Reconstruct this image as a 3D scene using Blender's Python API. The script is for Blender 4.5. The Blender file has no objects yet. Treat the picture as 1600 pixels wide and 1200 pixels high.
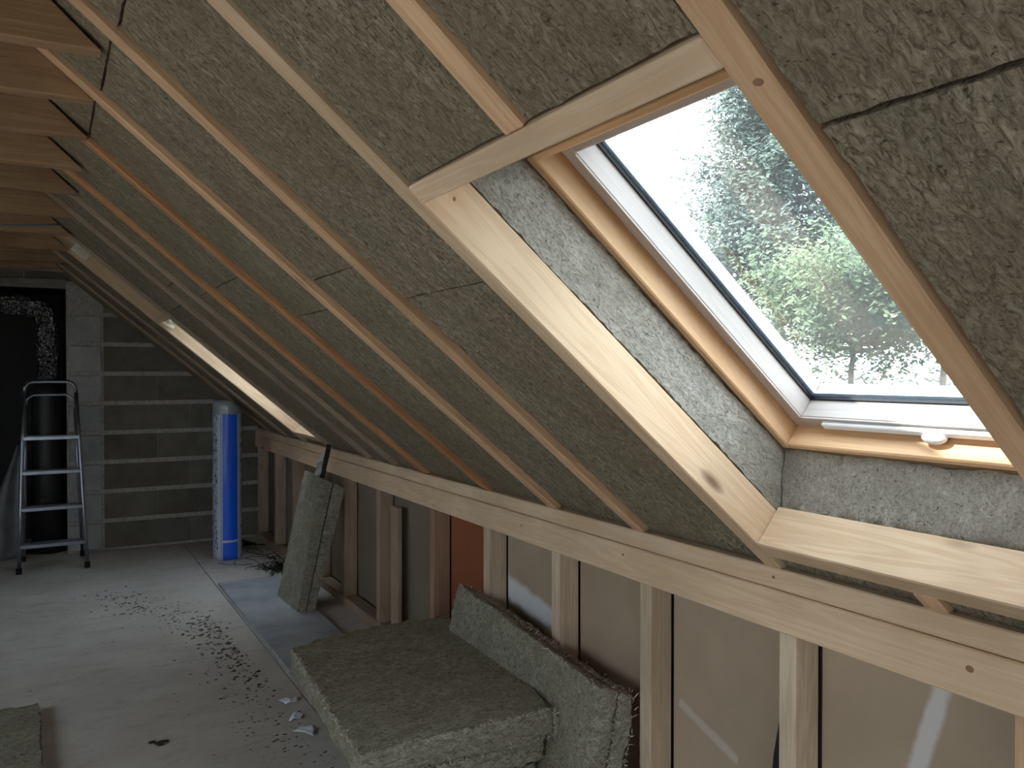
import bpy, bmesh, math, random
from mathutils import Vector, Matrix, noise
random.seed(7)
SC = bpy.context.scene
COL = SC.collection
PI = math.pi

# ------------------------------------------------------------------ camera
F_PX, YAW, PITCH, HCAM = 1294.8, 0.5109, -0.0138, 1.22652
cam_d = bpy.data.cameras.new('camera'); cam = bpy.data.objects.new('camera', cam_d); COL.objects.link(cam)
cam_d.sensor_width = 36.0; cam_d.lens = F_PX / 1600 * 36.0; cam_d.clip_start = 0.02; cam_d.clip_end = 500
cam.location = (0, 0, HCAM); cam.rotation_euler = (PI / 2 + PITCH, 0, -YAW)
SC.camera = cam

# ------------------------------------------------------------------ sky, sun, exposure
SKY = 8.6
wd = bpy.data.worlds.new('world'); SC.world = wd; wd.use_nodes = True
wn = wd.node_tree.nodes; wl = wd.node_tree.links
bgn = wn['Background']; bgn.inputs['Color'].default_value = (0.84, 0.92, 1.0, 1); bgn.inputs['Strength'].default_value = SKY
sun_d = bpy.data.lights.new('sun', 'SUN'); sun = bpy.data.objects.new('sun', sun_d); COL.objects.link(sun)
sun_d.energy = 22.0; sun_d.angle = 0.02; sun_d.color = (1.0, 0.95, 0.88)
SC.view_settings.view_transform = 'Standard'; SC.view_settings.look = 'None'
SC.view_settings.exposure = 0.0; SC.view_settings.gamma = 1.0; SC.view_settings.use_curve_mapping = False
SC.cycles.max_bounces = 14; SC.cycles.diffuse_bounces = 8; SC.cycles.transparent_max_bounces = 16
SC.cycles.glossy_bounces = 4; SC.cycles.caustics_reflective = False; SC.cycles.caustics_refractive = False

# ------------------------------------------------------------------ roof frame: s down the slope, y along the ridge, d outwards
XW, ZT, ZB, TH, GD = 1.358235, 0.80919, 0.67482, 0.7001, 6.34365
CT, ST, TT = math.cos(TH), math.sin(TH), math.tan(TH)
T_ = Vector((CT, 0, -ST)); N_ = Vector((ST, 0, CT)); O_ = Vector((XW, 0, ZT))
def W(s, y, d): return O_ + T_ * s + Vector((0, y, 0)) + N_ * d
# the sun stands over the ridge: it only grazes the glass and strikes the bottom of the sash
sdir = (T_ * 1.0 + Vector((0, -0.42, 0)) - N_ * 0.17).normalized()
sun.rotation_euler = sdir.to_track_quat('-Z', 'Y').to_euler()
REAR = -3.4            # rear gable
XR = -1.25             # ridge
ZR = ZT + (XW - XR) * TT
XL = 2 * XR - XW       # left knee wall

# ------------------------------------------------------------------ materials
MATS = {}
class NT:
    def __init__(s, name):
        s.m = bpy.data.materials.new(name); s.m.use_nodes = True
        s.n = s.m.node_tree.nodes; s.l = s.m.node_tree.links
        s.b = s.n['Principled BSDF']; s.out = s.n['Material Output']
    def add(s, t, **kw):
        nd = s.n.new(t)
        for k, v in kw.items():
            if k in nd.inputs: nd.inputs[k].default_value = v
            else: setattr(nd, k, v)
        return nd
    def link(s, a, b): s.l.new(a, b)
    def math(s, op, a, b=None):
        nd = s.n.new('ShaderNodeMath'); nd.operation = op
        for i, v in enumerate((a, b)):
            if v is None: continue
            if isinstance(v, (int, float)): nd.inputs[i].default_value = v
            else: s.l.new(v, nd.inputs[i])
        return nd.outputs[0]
    def mix(s, f, a, b, mode='MIX'):
        nd = s.n.new('ShaderNodeMix'); nd.data_type = 'RGBA'; nd.blend_type = mode
        for sock, v in ((nd.inputs[0], f), (nd.inputs[6], a), (nd.inputs[7], b)):
            if isinstance(v, (int, float)): sock.default_value = v
            elif isinstance(v, tuple): sock.default_value = (*v, 1)
            else: s.l.new(v, sock)
        return nd.outputs[2]
    def ramp(s, f, stops):
        nd = s.n.new('ShaderNodeValToRGB'); e = nd.color_ramp.elements
        while len(e) < len(stops): e.new(0.5)
        for i, (p, c) in enumerate(stops):
            e[i].position = p; e[i].color = (*c, 1) if isinstance(c, tuple) else (c, c, c, 1)
        s.l.new(f, nd.inputs[0]); return nd.outputs[0]
    def coord(s, scale=(1, 1, 1), rnd=True, rot=(0, 0, 0)):
        tc = s.n.new('ShaderNodeTexCoord'); v = tc.outputs['Object']
        if rnd:
            oi = s.n.new('ShaderNodeObjectInfo')
            vm = s.n.new('ShaderNodeVectorMath'); vm.operation = 'ADD'
            k = s.math('MULTIPLY', oi.outputs['Random'], 37.0)
            s.l.new(v, vm.inputs[0]); s.l.new(k, vm.inputs[1]); v = vm.outputs[0]
        mp = s.n.new('ShaderNodeMapping'); mp.inputs['Scale'].default_value = scale; mp.inputs['Rotation'].default_value = rot
        s.l.new(v, mp.inputs[0]); return mp.outputs[0]
    def noise(s, vec, scale=5, detail=4, rough=0.55, dist=0.0):
        nd = s.n.new('ShaderNodeTexNoise'); nd.inputs['Scale'].default_value = scale; nd.inputs['Detail'].default_value = detail
        nd.inputs['Roughness'].default_value = rough; nd.inputs['Distortion'].default_value = dist
        s.l.new(vec, nd.inputs['Vector']); return nd.outputs['Fac']
    def bump(s, h, strength=0.3, dist=0.01):
        nd = s.n.new('ShaderNodeBump'); nd.inputs['Strength'].default_value = strength; nd.inputs['Distance'].default_value = dist
        s.l.new(h, nd.inputs['Height']); s.l.new(nd.outputs[0], s.b.inputs['Normal'])
    def fin(s, col=None, rough=0.6, spec=0.3, metal=0.0):
        if col is not None:
            if isinstance(col, tuple): s.b.inputs['Base Color'].default_value = (*col, 1)
            else: s.l.new(col, s.b.inputs['Base Color'])
        s.b.inputs['Roughness'].default_value = rough; s.b.inputs['Specular IOR Level'].default_value = spec
        s.b.inputs['Metallic'].default_value = metal
        return s.m

def wood(key, axis, light, dark, knot=(0.10, 0.045, 0.02), grey=0.0, rough=0.65):
    k = f'{key}_{axis}'
    if k in MATS: return MATS[k]
    t = NT(k)
    st = [11.0, 11.0, 11.0]; st['xyz'.index(axis)] = 0.75
    v = t.coord(tuple(st))
    n1 = t.noise(v, 1.6, 5, 0.55, 0.6)
    rings = t.math('SINE', t.math('MULTIPLY', n1, 46.0))
    rings = t.math('ADD', t.math('MULTIPLY', rings, 0.5), 0.5)
    fine = [260.0] * 3; fine['xyz'.index(axis)] = 6.0
    n2 = t.noise(t.coord(tuple(fine)), 1.0, 2, 0.6)
    f = t.math('ADD', t.math('MULTIPLY', rings, 0.42), t.math('MULTIPLY', n2, 0.5))
    c = t.ramp(f, [(0.12, light), (0.85, dark)])
    n3 = t.noise(t.coord((2.2, 2.2, 2.2)), 1.0, 3, 0.5)
    c = t.mix(t.ramp(n3, [(0.42, 0.0), (0.72, 0.55)]), c, tuple(0.62 * x for x in dark))
    ks = [8.5, 8.5, 8.5]; ks['xyz'.index(axis)] = 2.6
    vo = t.add('ShaderNodeTexVoronoi'); vo.inputs['Scale'].default_value = 1.0; t.link(t.coord(tuple(ks)), vo.inputs['Vector'])
    kn = t.ramp(vo.outputs['Distance'], [(0.05, 1.0), (0.13, 0.0)])
    sel = t.math('GREATER_THAN', vo.outputs['Color'], 0.72)
    c = t.mix(t.math('MULTIPLY', t.math('MULTIPLY', kn, sel), 0.8), c, knot)
    if grey: c = t.mix(grey, c, (0.32, 0.31, 0.29))
    oi = t.n.new('ShaderNodeObjectInfo')
    hs = t.n.new('ShaderNodeHueSaturation'); t.link(c, hs.inputs['Color'])
    t.link(t.math('ADD', t.math('MULTIPLY', oi.outputs['Random'], 0.22), 0.89), hs.inputs['Value'])
    t.bump(f, 0.12, 0.004)
    MATS[k] = t.fin(hs.outputs[0], rough, 0.25); return MATS[k]
def pine(ax): return wood('pine', ax, (0.72, 0.475, 0.295), (0.55, 0.325, 0.18))
def pine_plate(ax): return wood('pine_plate', ax, (0.80, 0.60, 0.42), (0.67, 0.465, 0.295))
def pine_red(ax): return wood('pine_red', ax, (0.56, 0.29, 0.14), (0.40, 0.19, 0.085))
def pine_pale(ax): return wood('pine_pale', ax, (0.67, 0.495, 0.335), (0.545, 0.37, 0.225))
def pine_tie(ax): return wood('pine_tie', ax, (0.42, 0.27, 0.16), (0.29, 0.17, 0.095))
def pine_dull(ax): return wood('pine_dull', ax, (0.50, 0.39, 0.28), (0.36, 0.26, 0.18))
def pine_plaster(ax):
    return wood('pine_plaster', ax, (0.74, 0.58, 0.42), (0.55, 0.40, 0.27), grey=0.12)
def frame_wood(ax): return wood('frame_wood', ax, (0.74, 0.475, 0.275), (0.62, 0.365, 0.19))
def sash_wood(ax): return wood('sash_wood', ax, (0.50, 0.44, 0.405), (0.455, 0.39, 0.35), knot=(0.38, 0.32, 0.27), rough=0.4)

def wool(key='wool', base=(0.30, 0.25, 0.175), dark=(0.105, 0.083, 0.052), lightc=(0.53, 0.46, 0.345), sc=1.0):
    if key in MATS: return MATS[key]
    t = NT(key)
    v = t.coord((52 * sc, 115 * sc, 115 * sc), rot=(0.2, 0.3, 0.5))
    n1 = t.noise(v, 1.0, 6, 0.72, 1.4)
    n2 = t.noise(t.coord((7 * sc, 16 * sc, 16 * sc)), 1.0, 4, 0.6, 0.8)
    n3 = t.noise(t.coord((2.2, 3.0, 3.0)), 1.0, 3, 0.5)
    n4 = t.noise(t.coord((170, 90, 170)), 1.0, 3, 0.7)
    c = t.ramp(n1, [(0.36, dark), (0.48, base), (0.64, lightc)])
    c = t.mix(t.ramp(n2, [(0.38, 0.40), (0.60, 0.0)]), c, tuple(0.55 * x for x in base))
    c = t.mix(t.ramp(n3, [(0.35, 0.0), (0.75, 0.45)]), c, tuple(0.75 * x for x in (base[0] * 1.1, base[1], base[2] * 0.9)))
    pit = t.ramp(n4, [(0.62, 0.0), (0.68, 0.8)])
    c = t.mix(pit, c, (0.06, 0.05, 0.03))
    h = t.math('ADD', t.math('MULTIPLY', n1, 1.0), t.math('MULTIPLY', n2, 1.3))
    t.bump(h, 0.75, 0.012)
    MATS[key] = t.fin(c, 0.95, 0.05); return MATS[key]

def simple(key, col, rough=0.6, spec=0.3, metal=0.0, nz=0.0, nscale=20, bump=0.0):
    if key in MATS: return MATS[key]
    t = NT(key); c = col
    if nz or bump:
        n = t.noise(t.coord((1, 1, 1)), nscale, 5, 0.6)
        if nz: c = t.mix(t.ramp(n, [(0.3, 0.0), (0.7, 1.0)]), tuple(x * (1 - nz) for x in col), tuple(min(1, x * (1 + nz)) for x in col))
        if bump: t.bump(n, bump, 0.01)
    MATS[key] = t.fin(c, rough, spec, metal); return MATS[key]

def mat_floor():
    t = NT('floor_chipboard')
    v = t.coord((1, 1, 1), rnd=False)
    tc = t.n.new('ShaderNodeNewGeometry'); pos = tc.outputs['Position']
    n1 = t.noise(pos, 3.0, 6, 0.6, 0.3); n2 = t.noise(pos, 45, 4, 0.7)
    mp = t.n.new('ShaderNodeMapping'); mp.inputs['Scale'].default_value = (7, 15, 1); t.link(pos, mp.inputs[0])
    n3 = t.noise(mp.outputs[0], 1.0, 5, 0.65, 0.5)
    c = t.mix(t.ramp(n1, [(0.3, 0.0), (0.7, 1.0)]), (0.50, 0.455, 0.415), (0.64, 0.595, 0.55))
    c = t.mix(t.ramp(n3, [(0.52, 0.0), (0.76, 0.4)]), c, (0.24, 0.205, 0.175))
    c = t.mix(t.ramp(n2, [(0.62, 0.0), (0.78, 0.7)]), c, (0.15, 0.12, 0.10))
    t.bump(n2, 0.15, 0.004)
    return t.fin(c, 0.75, 0.25)

def mat_block(key, c0, c1):
    if key in MATS: return MATS[key]
    t = NT(key)
    n1 = t.noise(t.coord((1, 1, 1)), 60, 5, 0.75); n2 = t.noise(t.coord((1, 1, 1)), 6, 4, 0.6)
    c = t.mix(t.ramp(n2, [(0.35, 0.0), (0.65, 1.0)]), c0, c1)
    c = t.mix(t.ramp(n1, [(0.58, 0.0), (0.72, 0.7)]), c, tuple(0.3 * x for x in c0))
    oi = t.n.new('ShaderNodeObjectInfo'); hs = t.n.new('ShaderNodeHueSaturation'); t.link(c, hs.inputs['Color'])
    t.link(t.math('ADD', t.math('MULTIPLY', oi.outputs['Random'], 0.3), 0.85), hs.inputs['Value'])
    t.bump(n1, 0.6, 0.006)
    MATS[key] = t.fin(hs.outputs[0], 0.9, 0.1); return MATS[key]

def mat_panel(key, col, smear=None):
    """kraft-paper backed plasterboard; smear = list of (y0,z0,y1,z1,width,strength): bands of dried filler in world y/z"""
    if key in MATS: return MATS[key]
    t = NT(key)
    g = t.n.new('ShaderNodeNewGeometry'); pos = g.outputs['Position']
    n1 = t.noise(pos, 4.0, 4, 0.5); n2 = t.noise(pos, 120, 3, 0.6)
    c = t.mix(t.ramp(n1, [(0.3, 0.0), (0.7, 1.0)]), tuple(0.88 * x for x in col), tuple(min(1, 1.1 * x) for x in col))
    c = t.mix(t.math('MULTIPLY', n2, 0.2), c, tuple(0.7 * x for x in col))
    if smear:
        sp = t.n.new('ShaderNodeSeparateXYZ'); t.link(pos, sp.inputs[0])
        nz = t.noise(pos, 22, 4, 0.6)
        for (y0, z0, y1, z1, w, stg) in smear:
            L = math.hypot(y1 - y0, z1 - z0); ny, nz_ = -(z1 - z0) / L, (y1 - y0) / L
            ty, tz = (y1 - y0) / L, (z1 - z0) / L
            dist = t.math('ADD', t.math('MULTIPLY', t.math('SUBTRACT', sp.outputs[1], y0), ny), t.math('MULTIPLY', t.math('SUBTRACT', sp.outputs[2], z0), nz_))
            dist = t.math('ABSOLUTE', dist)
            dist = t.math('ADD', dist, t.math('MULTIPLY', t.math('SUBTRACT', nz, 0.5), w * 0.7))
            al = t.math('ADD', t.math('MULTIPLY', t.math('SUBTRACT', sp.outputs[1], y0), ty), t.math('MULTIPLY', t.math('SUBTRACT', sp.outputs[2], z0), tz))
            ins = t.math('MULTIPLY', t.math('GREATER_THAN', al, 0.0), t.math('LESS_THAN', al, L))
            msk = t.math('MULTIPLY', t.math('MULTIPLY', t.ramp(dist, [(w * 0.55, 1.0), (w, 0.0)]), ins), stg)
            c = t.mix(msk, c, (0.78, 0.78, 0.80))
    MATS[key] = t.fin(c, 0.85, 0.15); return MATS[key]

def mat_glass():
    if 'glass' in MATS: return MATS['glass']
    t = NT('glass'); t.n.remove(t.b)
    tr = t.n.new('ShaderNodeBsdfTransparent'); tr.inputs[0].default_value = (0.86, 0.95, 0.99, 1)
    gl = t.n.new('ShaderNodeBsdfGlossy'); gl.inputs['Roughness'].default_value = 0.02
    ge = t.n.new('ShaderNodeNewGeometry'); dp = t.n.new('ShaderNodeVectorMath'); dp.operation = 'DOT_PRODUCT'
    t.link(ge.outputs['Normal'], dp.inputs[0]); t.link(ge.outputs['Incoming'], dp.inputs[1])
    om = t.math('SUBTRACT', 1.0, t.math('ABSOLUTE', dp.outputs['Value']))
    fres = t.math('ADD', 0.13, t.math('MULTIPLY', t.math('POWER', om, 4.0), 0.8))
    mx = t.n.new('ShaderNodeMixShader'); t.link(fres, mx.inputs[0]); t.link(tr.outputs[0], mx.inputs[1]); t.link(gl.outputs[0], mx.inputs[2])
    # a thin film of building dust on the pane scatters a little daylight
    du = t.n.new('ShaderNodeBsdfTranslucent'); du.inputs[0].default_value = (0.9, 0.93, 0.95, 1)
    mx2 = t.n.new('ShaderNodeMixShader')
    n = t.noise(t.coord((1, 1, 1)), 5, 4, 0.6)
    t.link(t.ramp(n, [(0.3, 0.008), (0.8, 0.03)]), mx2.inputs[0])
    t.link(mx.outputs[0], mx2.inputs[1]); t.link(du.outputs[0], mx2.inputs[2]); t.link(mx2.outputs[0], t.out.inputs[0])
    MATS['glass'] = t.m; return t.m

# ------------------------------------------------------------------ object helpers
def tag(o, label=None, cat=None, group=None, kind=None):
    if label: o['label'] = label
    if cat: o['category'] = cat
    if group: o['group'] = group
    if kind or cat: o['kind'] = kind or 'thing'
    return o
def place(o, parent=None):
    COL.objects.link(o)
    if parent is not None: o.parent = parent
    return o
def empty(name, loc=(0, 0, 0), rot=(0, 0, 0)):
    o = bpy.data.objects.new(name, None); o.location = loc; o.rotation_euler = rot; o.empty_display_size = 0.1
    COL.objects.link(o); return o
def mesh_obj(name, bm, mat, parent=None, loc=(0, 0, 0), rot=(0, 0, 0), smooth=False):
    me = bpy.data.meshes.new(name); bm.normal_update(); bm.to_mesh(me); bm.free()
    if smooth:
        for p in me.polygons: p.use_smooth = True
    me.materials.append(mat)
    o = bpy.data.objects.new(name, me); o.location = loc; o.rotation_euler = rot
    return place(o, parent)
def bm_box(bm, c, dim, bevel=0.0, mtx=None):
    r = bmesh.ops.create_cube(bm, size=1.0)
    vs = r['verts']
    for v in vs: v.co = Vector((v.co.x * dim[0], v.co.y * dim[1], v.co.z * dim[2]))
    if bevel:
        es = list({e for v in vs for e in v.link_edges})
        rr = bmesh.ops.bevel(bm, geom=es, offset=bevel, segments=1, affect='EDGES', profile=0.5)
        vs = list({v for f in rr['faces'] for v in f.verts} | {v for v in vs if v.is_valid})
    for v in vs:
        if mtx is not None: v.co = mtx @ v.co
        v.co += Vector(c)
    return vs
def box(name, x0, x1, y0, y1, z0, z1, mat, parent=None, bevel=0.002, roof=False, loc0=None):
    """a bevelled box; roof=True reads x,y,z as roof coordinates s,y,d. Under an unrotated parent at loc0 positions become local."""
    bm = bmesh.new(); dim = (x1 - x0, y1 - y0, z1 - z0)
    bm_box(bm, (0, 0, 0), dim, min(bevel, 0.25 * min(dim)))
    c = ((x0 + x1) / 2, (y0 + y1) / 2, (z0 + z1) / 2)
    rot = (0, 0, 0)
    if roof: c = W(*c); rot = (0, TH, 0)
    if loc0 is not None: c = Vector(c) - Vector(loc0)
    return mesh_obj(name, bm, mat, parent, c, rot)
def bm_tube(bm, pts, rad, seg=10, cap=True, closed=False):
    pts = [Vector(p) for p in pts]; rings = []
    rads = rad if isinstance(rad, (list, tuple)) else [rad] * len(pts)
    prev = None
    for i, p in enumerate(pts):
        a = pts[i - 1] if (i > 0 or closed) else p
        b = pts[(i + 1) % len(pts)] if (i < len(pts) - 1 or closed) else p
        d = (b - a).normalized()
        if prev is None:
            up = Vector((0, 0, 1)) if abs(d.z) < 0.9 else Vector((1, 0, 0)); u = d.cross(up).normalized()
        else:
            u = (prev - d * prev.dot(d)).normalized()
        prev = u; w = d.cross(u)
        rings.append([bm.verts.new(p + (u * math.cos(2 * PI * k / seg) + w * math.sin(2 * PI * k / seg)) * rads[i]) for k in range(seg)])
    n = len(rings)
    for i in range(n if closed else n - 1):
        A, B = rings[i], rings[(i + 1) % n]
        for k in range(seg): bm.faces.new((A[k], A[(k + 1) % seg], B[(k + 1) % seg], B[k]))
    if cap and not closed:
        bm.faces.new(rings[0][::-1]); bm.faces.new(rings[-1])
def tube(name, pts, rad, mat, parent=None, seg=10, smooth=True, loc0=(0, 0, 0)):
    bm = bmesh.new(); bm_tube(bm, [Vector(p) - Vector(loc0) for p in pts], rad, seg); bmesh.ops.recalc_face_normals(bm, faces=bm.faces)
    return mesh_obj(name, bm, mat, parent, (0, 0, 0), (0, 0, 0), smooth)

def wool_hex(name, C, n, amp=0.004, mat=None, roof=False, seed=0.0, parent=None, bulge=None, rag=1.0):
    """a fibrous slab: the surface lattice of a hexahedron C[i][j][k] (u,v,w), roughened by noise, ragged along its edges"""
    nu, nv, nw = n
    C = [[[Vector(C[i][j][k]) for k in (0, 1)] for j in (0, 1)] for i in (0, 1)]
    cen = sum((C[i][j][k] for i in (0, 1) for j in (0, 1) for k in (0, 1)), Vector()) / 8
    bm = bmesh.new(); V = {}
    sd = Vector((seed * 3.1, seed * 7.7, seed * 1.3))
    def P(a, b, c):
        p = Vector()
        for i in (0, 1):
            for j in (0, 1):
                for k in (0, 1):
                    p += C[i][j][k] * ((a if i else 1 - a) * (b if j else 1 - b) * (c if k else 1 - c))
        return p - cen
    for i in range(nu + 1):
        for j in range(nv + 1):
            for k in range(nw + 1):
                ext = (i in (0, nu)) + (j in (0, nv)) + (k in (0, nw))
                if not ext: continue
                p = P(i / nu, j / nv, k / nw)
                if bulge: p += bulge(i / nu, j / nv, k / nw)
                q = p + sd
                d = noise.noise_vector(q * 38.0) * amp * 0.8 + noise.noise_vector(q * 9.0) * amp * 0.6
                if ext >= 2: d = d * (0.7 + 0.6 * (rag - 0.4)) + noise.noise_vector(q * 90.0) * amp * 1.0 * rag - p.normalized() * amp * 0.6 * rag
                V[(i, j, k)] = bm.verts.new(p + d)
    def quad(a, b, c, d): bm.faces.new((V[a], V[b], V[c], V[d]))
    for i in range(nu):
        for j in range(nv):
            quad((i, j, 0), (i, j + 1, 0), (i + 1, j + 1, 0), (i + 1, j, 0)); quad((i, j, nw), (i + 1, j, nw), (i + 1, j + 1, nw), (i, j + 1, nw))
        for k in range(nw):
            quad((i, 0, k), (i + 1, 0, k), (i + 1, 0, k + 1), (i, 0, k + 1)); quad((i, nv, k), (i, nv, k + 1), (i + 1, nv, k + 1), (i + 1, nv, k))
    for j in range(nv):
        for k in range(nw):
            quad((0, j, k), (0, j, k + 1), (0, j + 1, k + 1), (0, j + 1, k)); quad((nu, j, k), (nu, j + 1, k), (nu, j + 1, k + 1), (nu, j, k + 1))
    bmesh.ops.recalc_face_normals(bm, faces=bm.faces)
    loc, rot = (W(*cen), (0, TH, 0)) if roof else (cen, (0, 0, 0))
    o = mesh_obj(name, bm, mat or wool(), parent, loc, rot, True); o.data.set_sharp_from_angle(angle=0.85); return o
def hexbox(s0, s1, y0, y1, d0, d1):
    return [[[(s, y, d) for d in (d0, d1)] for y in (y0, y1)] for s in (s0, s1)]
_seed = [0]
def roof_slab(label, s0, s1, y0, y1, d0=0.014, d1=0.088, res=0.022, group='mineral wool slabs between the rafters', mat=None, amp=0.0028):
    _seed[0] += 1
    n = (max(2, int((s1 - s0) / res)), max(2, int((y1 - y0) / res)), 2)
    o = wool_hex('insulation_slab', hexbox(s0, s1, y0, y1, d0, d1), n, amp, mat or wool(), True, _seed[0], None, None, 0.5)
    return tag(o, label, 'insulation', group)
#SECTION structure
# ------------------------------------------------------------------ the setting
m_floor = mat_floor(); m_mortar = simple('mortar', (0.40, 0.375, 0.34), 0.95, 0.05, 0, 0.25, 40, 0.4)
m_black = simple('black_liner', (0.012, 0.012, 0.012), 0.6, 0.3)
m_deck = simple('roof_deck', (0.20, 0.14, 0.09), 0.8, 0.1, 0, 0.3, 8)
m_plain = simple('plain_lining', (0.40, 0.34, 0.27), 0.85, 0.1, 0, 0.15, 3)

def boxes_obj(name, L, mat, fn=None, label=None):
    bm = bmesh.new()
    for (x0, x1, y0, y1, z0, z1) in L:
        vs = {}
        for i, x in enumerate((x0, x1)):
            for j, y in enumerate((y0, y1)):
                for k, z in enumerate((z0, z1)):
                    vs[i, j, k] = bm.verts.new(fn(x, y, z) if fn else (x, y, z))
        for f in (((0,0,0),(0,1,0),(1,1,0),(1,0,0)), ((0,0,1),(1,0,1),(1,1,1),(0,1,1)), ((0,0,0),(1,0,0),(1,0,1),(0,0,1)),
                  ((0,1,0),(0,1,1),(1,1,1),(1,1,0)), ((0,0,0),(0,0,1),(0,1,1),(0,1,0)), ((1,0,0),(1,1,0),(1,1,1),(1,0,1))):
            bm.faces.new([vs[a] for a in f])
    bmesh.ops.recalc_face_normals(bm, faces=bm.faces)
    o = mesh_obj(name, bm, mat)
    return tag(o, label, None, None, 'structure')
def WL(s, y, d):
    p = W(s, y, d); return Vector((2 * XR - p.x, p.y, p.z))

# floor: an underlay with separate chipboard sheets on it
floor = boxes_obj('floor', [(XL - 0.2, 1.95, REAR, GD + 0.75, -0.12, -0.018)], simple('underlay', (0.05, 0.045, 0.04), 0.9), None, 'dusty chipboard loft floor laid in large sheets')
gap = 0.0022
xs = [XL - 0.2, -2.76, -1.56, -0.36, 0.84, 1.95]
yl = [[REAR, 1.31, 3.73, GD], [REAR, 0.1, 2.5, 4.9, GD], [REAR, 1.31, 3.73, GD], [REAR, 1.31, 3.73, GD], [REAR, 0.5, 2.9, 5.2, GD]]
for a in range(5):
    for y0, y1 in zip(yl[a][:-1], yl[a][1:]):
        box('floor_sheet', xs[a] + gap, xs[a + 1] - gap, y0 + gap, y1 - gap, -0.018, 0.0, m_floor, floor, 0.0012)
box('floor_sheet', -0.9, 0.2, GD + gap, GD + 0.72, -0.018, 0.0, m_floor, floor, 0.0012)

# roof decks: right slope pierced by skylights 1, 2 (and 3, added unseen behind the photographer for light), left slope by added unseen ones
S_TOP = -(XW - XR) / CT; S_BOT = 0.74
WIN = {1: (0.567, 1.256), 2: (4.515, 4.995), 3: (-1.15, -0.46)}
WS0, WS1 = -0.990, -0.160
LS0 = -1.75     # the added left slope skylights are taller, to let in more light
def deck_boxes(wins, d0, d1, s0, s1, ws0=WS0):
    L = []; y = REAR
    for (a, b) in sorted(wins):
        L.append((s0, s1, y, a, d0, d1)); L.append((s0, ws0, a, b, d0, d1)); L.append((WS1, s1, a, b, d0, d1)); y = b
    L.append((s0, s1, y, GD, d0, d1)); return L
ceil_r = boxes_obj('ceiling_right_slope', deck_boxes(WIN.values(), 0.20, 0.30, S_TOP - 0.25, S_BOT), m_deck, W, 'dark boarded underside of the right roof slope')
WINL_ADDED = {4: (-1.75, -0.15), 5: (1.45, 2.75)}  # both openings invented out of view to let more daylight in
ceil_l = boxes_obj('ceiling_left_slope', deck_boxes(WINL_ADDED.values(), 0.0, 0.30, S_TOP, S_BOT, LS0), wool(), WL, 'insulated underside of the left roof slope')

# gables
def gable(name, y0, y1, poly, mat, label):
    bm = bmesh.new()
    f = bm.faces.new([bm.verts.new((x, y0, z)) for x, z in poly])
    r = bmesh.ops.extrude_face_region(bm, geom=[f])
    for v in r['geom']:
        if isinstance(v, bmesh.types.BMVert): v.co.y = y1
    bmesh.ops.recalc_face_normals(bm, faces=bm.faces)
    return tag(mesh_obj(name, bm, mat), label, None, None, 'structure')
def zroof(x, d=0.3): return ZT + (XW - x) * TT + d / CT
RX0, RX1, RZ = -0.80, 0.112, 1.80
poly = [(XL - 0.2, -0.02), (RX0, -0.02), (RX0, RZ), (RX1, RZ), (RX1, -0.02), (1.9, -0.02), (1.9, zroof(1.9)), (XR, zroof(XR)), (XL - 0.2, zroof(1.9 ))]
w_gab = gable('wall_gable', GD + 0.003, GD + 0.10, poly, m_mortar, 'grey concrete block gable wall with thick mortar joints')
GW = (-2.2, -0.3, 0.60, 1.45)      # unseen window added in the rear gable to brighten the loft: x0, x1, z0, z1
def rear_gable():
    bm = bmesh.new(); x0, x1, z0, z1 = GW; xl, zr, zl = XL - 0.2, zroof(XR), zroof(1.9)
    for poly in ([(xl, -0.1), (1.9, -0.1), (1.9, z0), (xl, z0)], [(xl, z0), (x0, z0), (x0, z1), (xl, z1)], [(x1, z0), (1.9, z0), (1.9, z1), (x1, z1)], [(xl, z1), (1.9, z1), (XR, zr + 0.3)]):
        f = bm.faces.new([bm.verts.new((x, REAR - 0.12, z)) for x, z in poly]); r = bmesh.ops.extrude_face_region(bm, geom=[f])
        for v in r['geom']:
            if isinstance(v, bmesh.types.BMVert): v.co.y = REAR
    bmesh.ops.recalc_face_normals(bm, faces=bm.faces)
    return tag(mesh_obj('wall_rear', bm, m_plain), 'plain rear gable wall with an added window', None, None, 'structure')
rear = rear_gable()
boxes_obj('wall_left', [(XL - 0.1, XL, REAR, GD, -0.02, ZT + 0.25)], m_plain, None, 'plain knee wall on the left side of the loft')
# recess behind the gable
boxes_obj('wall_recess', [(RX0 - 0.05, RX0, GD + 0.1, GD + 0.8, -0.02, RZ + 0.1), (RX1, RX1 + 0.05, GD + 0.1, GD + 0.8, -0.02, RZ + 0.1),
                          (RX0, RX1, GD + 0.72, GD + 0.8, -0.02, RZ + 0.1), (RX0, RX1, GD + 0.1, GD + 0.72, RZ, RZ + 0.1)], m_black, None, 'black lined recess in the gable wall behind the stepladder')
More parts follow.
